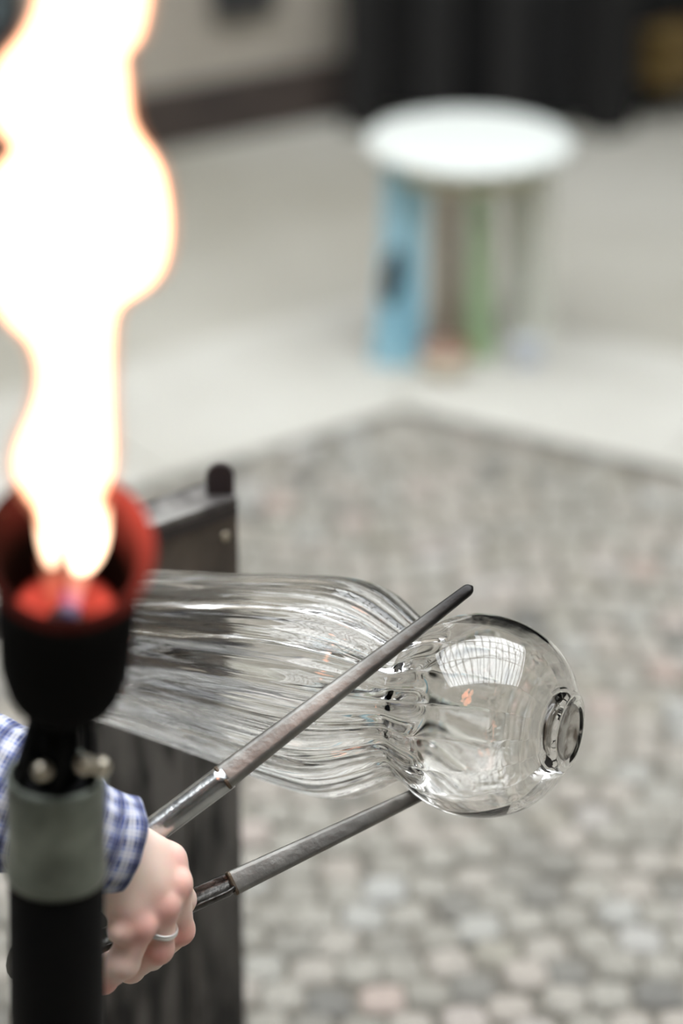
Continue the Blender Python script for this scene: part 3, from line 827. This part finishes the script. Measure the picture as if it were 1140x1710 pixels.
outer = [(-.184, .010), (-.183, .019), (-.177, .027), (-.162, .0335), (-.14, .0365), (-.095, .0375), (-.050, .0378), (-.026, .0388), (-.010, .0425), (0, .0448), (.003, .0440), (.0036, .0425), (.002, .040)]
inner = [(-.003, .0380), (-.010, .0365), (-.024, .0350), (-.045, .0335), (-.065, .032), (-.085, .0305), (-.098, .029), (-.105, .025), (-.107, .018), (-.108, .010), (-.108, .002)]
me = lathe(CC, ax_up, outer + inner, 72)
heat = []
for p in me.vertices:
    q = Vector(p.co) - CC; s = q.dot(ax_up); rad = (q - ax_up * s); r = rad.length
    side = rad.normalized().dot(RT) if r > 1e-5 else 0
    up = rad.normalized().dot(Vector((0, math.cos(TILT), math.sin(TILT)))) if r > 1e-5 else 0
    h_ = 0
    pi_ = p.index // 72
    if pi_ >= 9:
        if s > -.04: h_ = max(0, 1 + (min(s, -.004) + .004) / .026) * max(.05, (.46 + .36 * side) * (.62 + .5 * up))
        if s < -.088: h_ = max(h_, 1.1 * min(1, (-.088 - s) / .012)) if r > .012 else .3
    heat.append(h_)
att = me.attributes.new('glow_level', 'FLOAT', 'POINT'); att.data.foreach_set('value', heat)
cup = link('cup', me, hot, torch, True)
# burner nozzle inside
nb = CC - ax_up * .1075
link('burner_nozzle', lathe(nb, ax_up, [(0, .011), (.018, .011), (.022, .009), (.022, .005), (.01, .005)], 28), mat('nozzle_steel', lin(110, 118, 134), .35, metal=.8), torch, True)
iron = mat('black_iron', lin(8, 8, 9), .6, var=lin(13, 12, 12), scale=30, spec=.15)
gal = mat('galvanised_collar', lin(150, 156, 144), .4, metal=.55, var=lin(84, 88, 80), scale=26, bump=.3, ramp=(.35, .7))
shiny = mat('bolt_steel', lin(225, 215, 195), .3, metal=.9)
YP = YT + .098
bot = CC - ax_up * .179
pt1 = on_y(93, 1290, YP); pt2 = on_y(96, 1700, YP)
dn = (pt2 - pt1).normalized(); pole_bottom = pt1 + dn * (pt1.z / -dn.z)
pt0 = pt1 - dn * .03
rP = .0288
# neck with open slots: four bars between cup and collar
ntop = bot + Z3 * .004
nk = lathe(pt1 - dn * .012, dn, [(-.02, .010), (-.02, .014), (.03, .014), (.03, .010)], 28, closed=True)
link('neck_tube', nk, iron, torch, True)
for k in range(6):
    a2 = k * math.pi / 3 + .4; u2, v2, w2 = frame_of(dn)
    off = u2 * math.cos(a2) + v2 * math.sin(a2)
    p_a = bot + off * .014; p_b = pt1 + off * .023
    ax = p_b - p_a
    link('neck_bar', lathe(p_a, ax, [(0, .0034), (ax.length + .004, .0034)], 12), iron, torch, True)
colr = lathe(pt1, dn, [(0, .0265), (0, .0285), (.004, .0293), (.045, .0290), (.062, .0298), (.066, .0305), (.070, .0300), (.070, .0265)], 56, closed=True)
link('collar', colr, gal, torch, True)
link('pole', lathe(pt1 + dn * .035, dn, [(-.03, .0265), (.03, .0268), (.033, rP), (((pole_bottom - pt1).length - .035) - .004, rP)], 48), iron, torch, True)
for px_, py_, Yk in ((72, 1288, YP - .02), (140, 1277, YP - .020), (165, 1281, YP - .008)):
    p = on_y(px_, py_, Yk); 
    link('bolt', lathe(p, (p - pt1 + Vector((0, -.02, .01))).normalized(), [(-.008, .0026), (0, .0026), (0, .0058), (.003, .0058), (.0055, .0045), (.007, .0025), (.0073, .0005)], 6 if False else 12), shiny, torch)
link('base_plate', lathe((pole_bottom.x, pole_bottom.y, 0), (0, 0, 1), [(-.002, .12), (.006, .14), (.012, .138), (.016, .05), (.03, .032)], 48), iron, torch, True)

# ------------------------------------------------------------------ flame
def flame_mat(name, col, k):
    m = bpy.data.materials.new(name); m.use_nodes = True; t = m.node_tree; N = t.nodes
    N.remove(N['Principled BSDF'])
    e = N.new('ShaderNodeEmission'); e.inputs[0].default_value = (*col, 1); e.inputs[1].default_value = k
    t.links.new(e.outputs[0], N['Material Output'].inputs['Volume']); return m
rows = [(-260, 120, 130), (-220, 100, 165), (-170, 78, 205), (-110, 62, 240), (-50, 54, 260), (0, 48, 262), (30, 40, 256), (55, 26, 250), (72, 14, 240), (84, 4, 224), (100, -10, 221), (130, -28, 225), (170, -32, 229), (205, -24, 233), (228, 2, 246), (245, 14, 258), (262, 4, 270), (290, -26, 284), (330, -40, 293), (380, -46, 297), (420, -46, 293), (450, -42, 284), (473, -36, 264), (487, -30, 238), (500, -22, 220), (520, -10, 207), (540, 6, 203), (556, 26, 202), (580, 41, 201), (610, 50, 200), (645, 50, 200), (680, 42, 201), (710, 29, 202), (740, 15, 204), (770, 8, 204), (798, 13, 200), (825, 28, 188), (848, 48, 182), (866, 58, 181), (882, 66, 176), (890, 80, 160), (894, 95, 140)]
def fl_mesh(rows, Yfun, depth=.75, n=40, inset=4):
    secs = []
    fr = []
    for (a, b) in zip(rows[:-1], rows[1:]):
        for k in range(3):
            t_ = k / 3; fr.append([a[i] + (b[i] - a[i]) * t_ for i in range(3)])
    fr.append(list(rows[-1]))
    arr = np.array(fr, float); sh_ = np.minimum(inset, (arr[:, 2] - arr[:, 1]) * .12); arr[:, 1] += sh_; arr[:, 2] -= sh_
    for _ in range(2): arr[1:-1, 1:] = (arr[:-2, 1:] + 2 * arr[1:-1, 1:] + arr[2:, 1:]) / 4
    for i, (py, xl, xr) in enumerate(arr):
        Y = Yfun(py); l, r = on_y(xl, py, Y), on_y(xr, py, Y); c = (l + r) / 2; hx = (r - l).length / 2; hd = hx * depth
        secs.append([c + Vector((hx * math.cos(t_), hd * math.sin(t_), 0)) for t_ in np.linspace(0, 2 * math.pi, n, endpoint=False)])
    return sweep(secs)
flame = thing('flame', 'tall bright white-orange gas flame rising out of the black torch cup', 'flame', CC - ax_up * .07)
Yf = lambda py: YT + .0 + .045 * max(0, (py - 880) / 130)
f1 = flame_mat('flame_gas', (1.0, .66, .44), 300)
link('flame_core', fl_mesh(rows, Yf, .6, inset=14), f1, flame, True)
fe = flame_mat('flame_edge_gas', (1.0, .52, .32), 20)
t = fe.node_tree; ab = t.nodes.new('ShaderNodeVolumeAbsorption'); ab.inputs[0].default_value = (.80, .48, .32, 1); ab.inputs[1].default_value = 65
ad = t.nodes.new('ShaderNodeAddShader'); t.links.new(t.nodes['Emission'].outputs[0], ad.inputs[0]); t.links.new(ab.outputs[0], ad.inputs[1]); t.links.new(ad.outputs[0], t.nodes['Material Output'].inputs['Volume'])
link('flame_edge', fl_mesh(rows, Yf, .64, inset=-1), fe, flame, True)
f2 = flame_mat('flame_root', (1.0, .64, .42), 330)
link('flame_tongue', fl_mesh([(846, 56, 112), (880, 58, 112), (908, 61, 110), (932, 67, 106), (948, 78, 96)], Yf, .8), f2, flame, True)
link('flame_tongue', fl_mesh([(850, 104, 186), (885, 106, 186), (912, 108, 182), (935, 110, 172), (950, 114, 160), (957, 122, 148)], Yf, .8), f2, flame, True)
f3 = flame_mat('flame_faint', (1.0, .30, .17), 22)
link('flame_tongue', fl_mesh([(925, 60, 112), (950, 62, 118), (975, 66, 114), (1000, 74, 104), (1010, 84, 94)], Yf, .8), f3, flame, True)
link('flame_tongue', fl_mesh([(935, 108, 168), (955, 106, 158), (980, 107, 148), (1000, 112, 142), (1014, 120, 132)], Yf, .8), flame_mat('flame_low', (1.0, .46, .30), 48), flame, True)
f4 = flame_mat('flame_blue_root', (.25, .42, 1.0), 14)
link('blue_root', fl_mesh([(985, 96, 142), (1005, 94, 144), (1022, 98, 140), (1030, 108, 130)], Yf, .7), f4, flame, True)
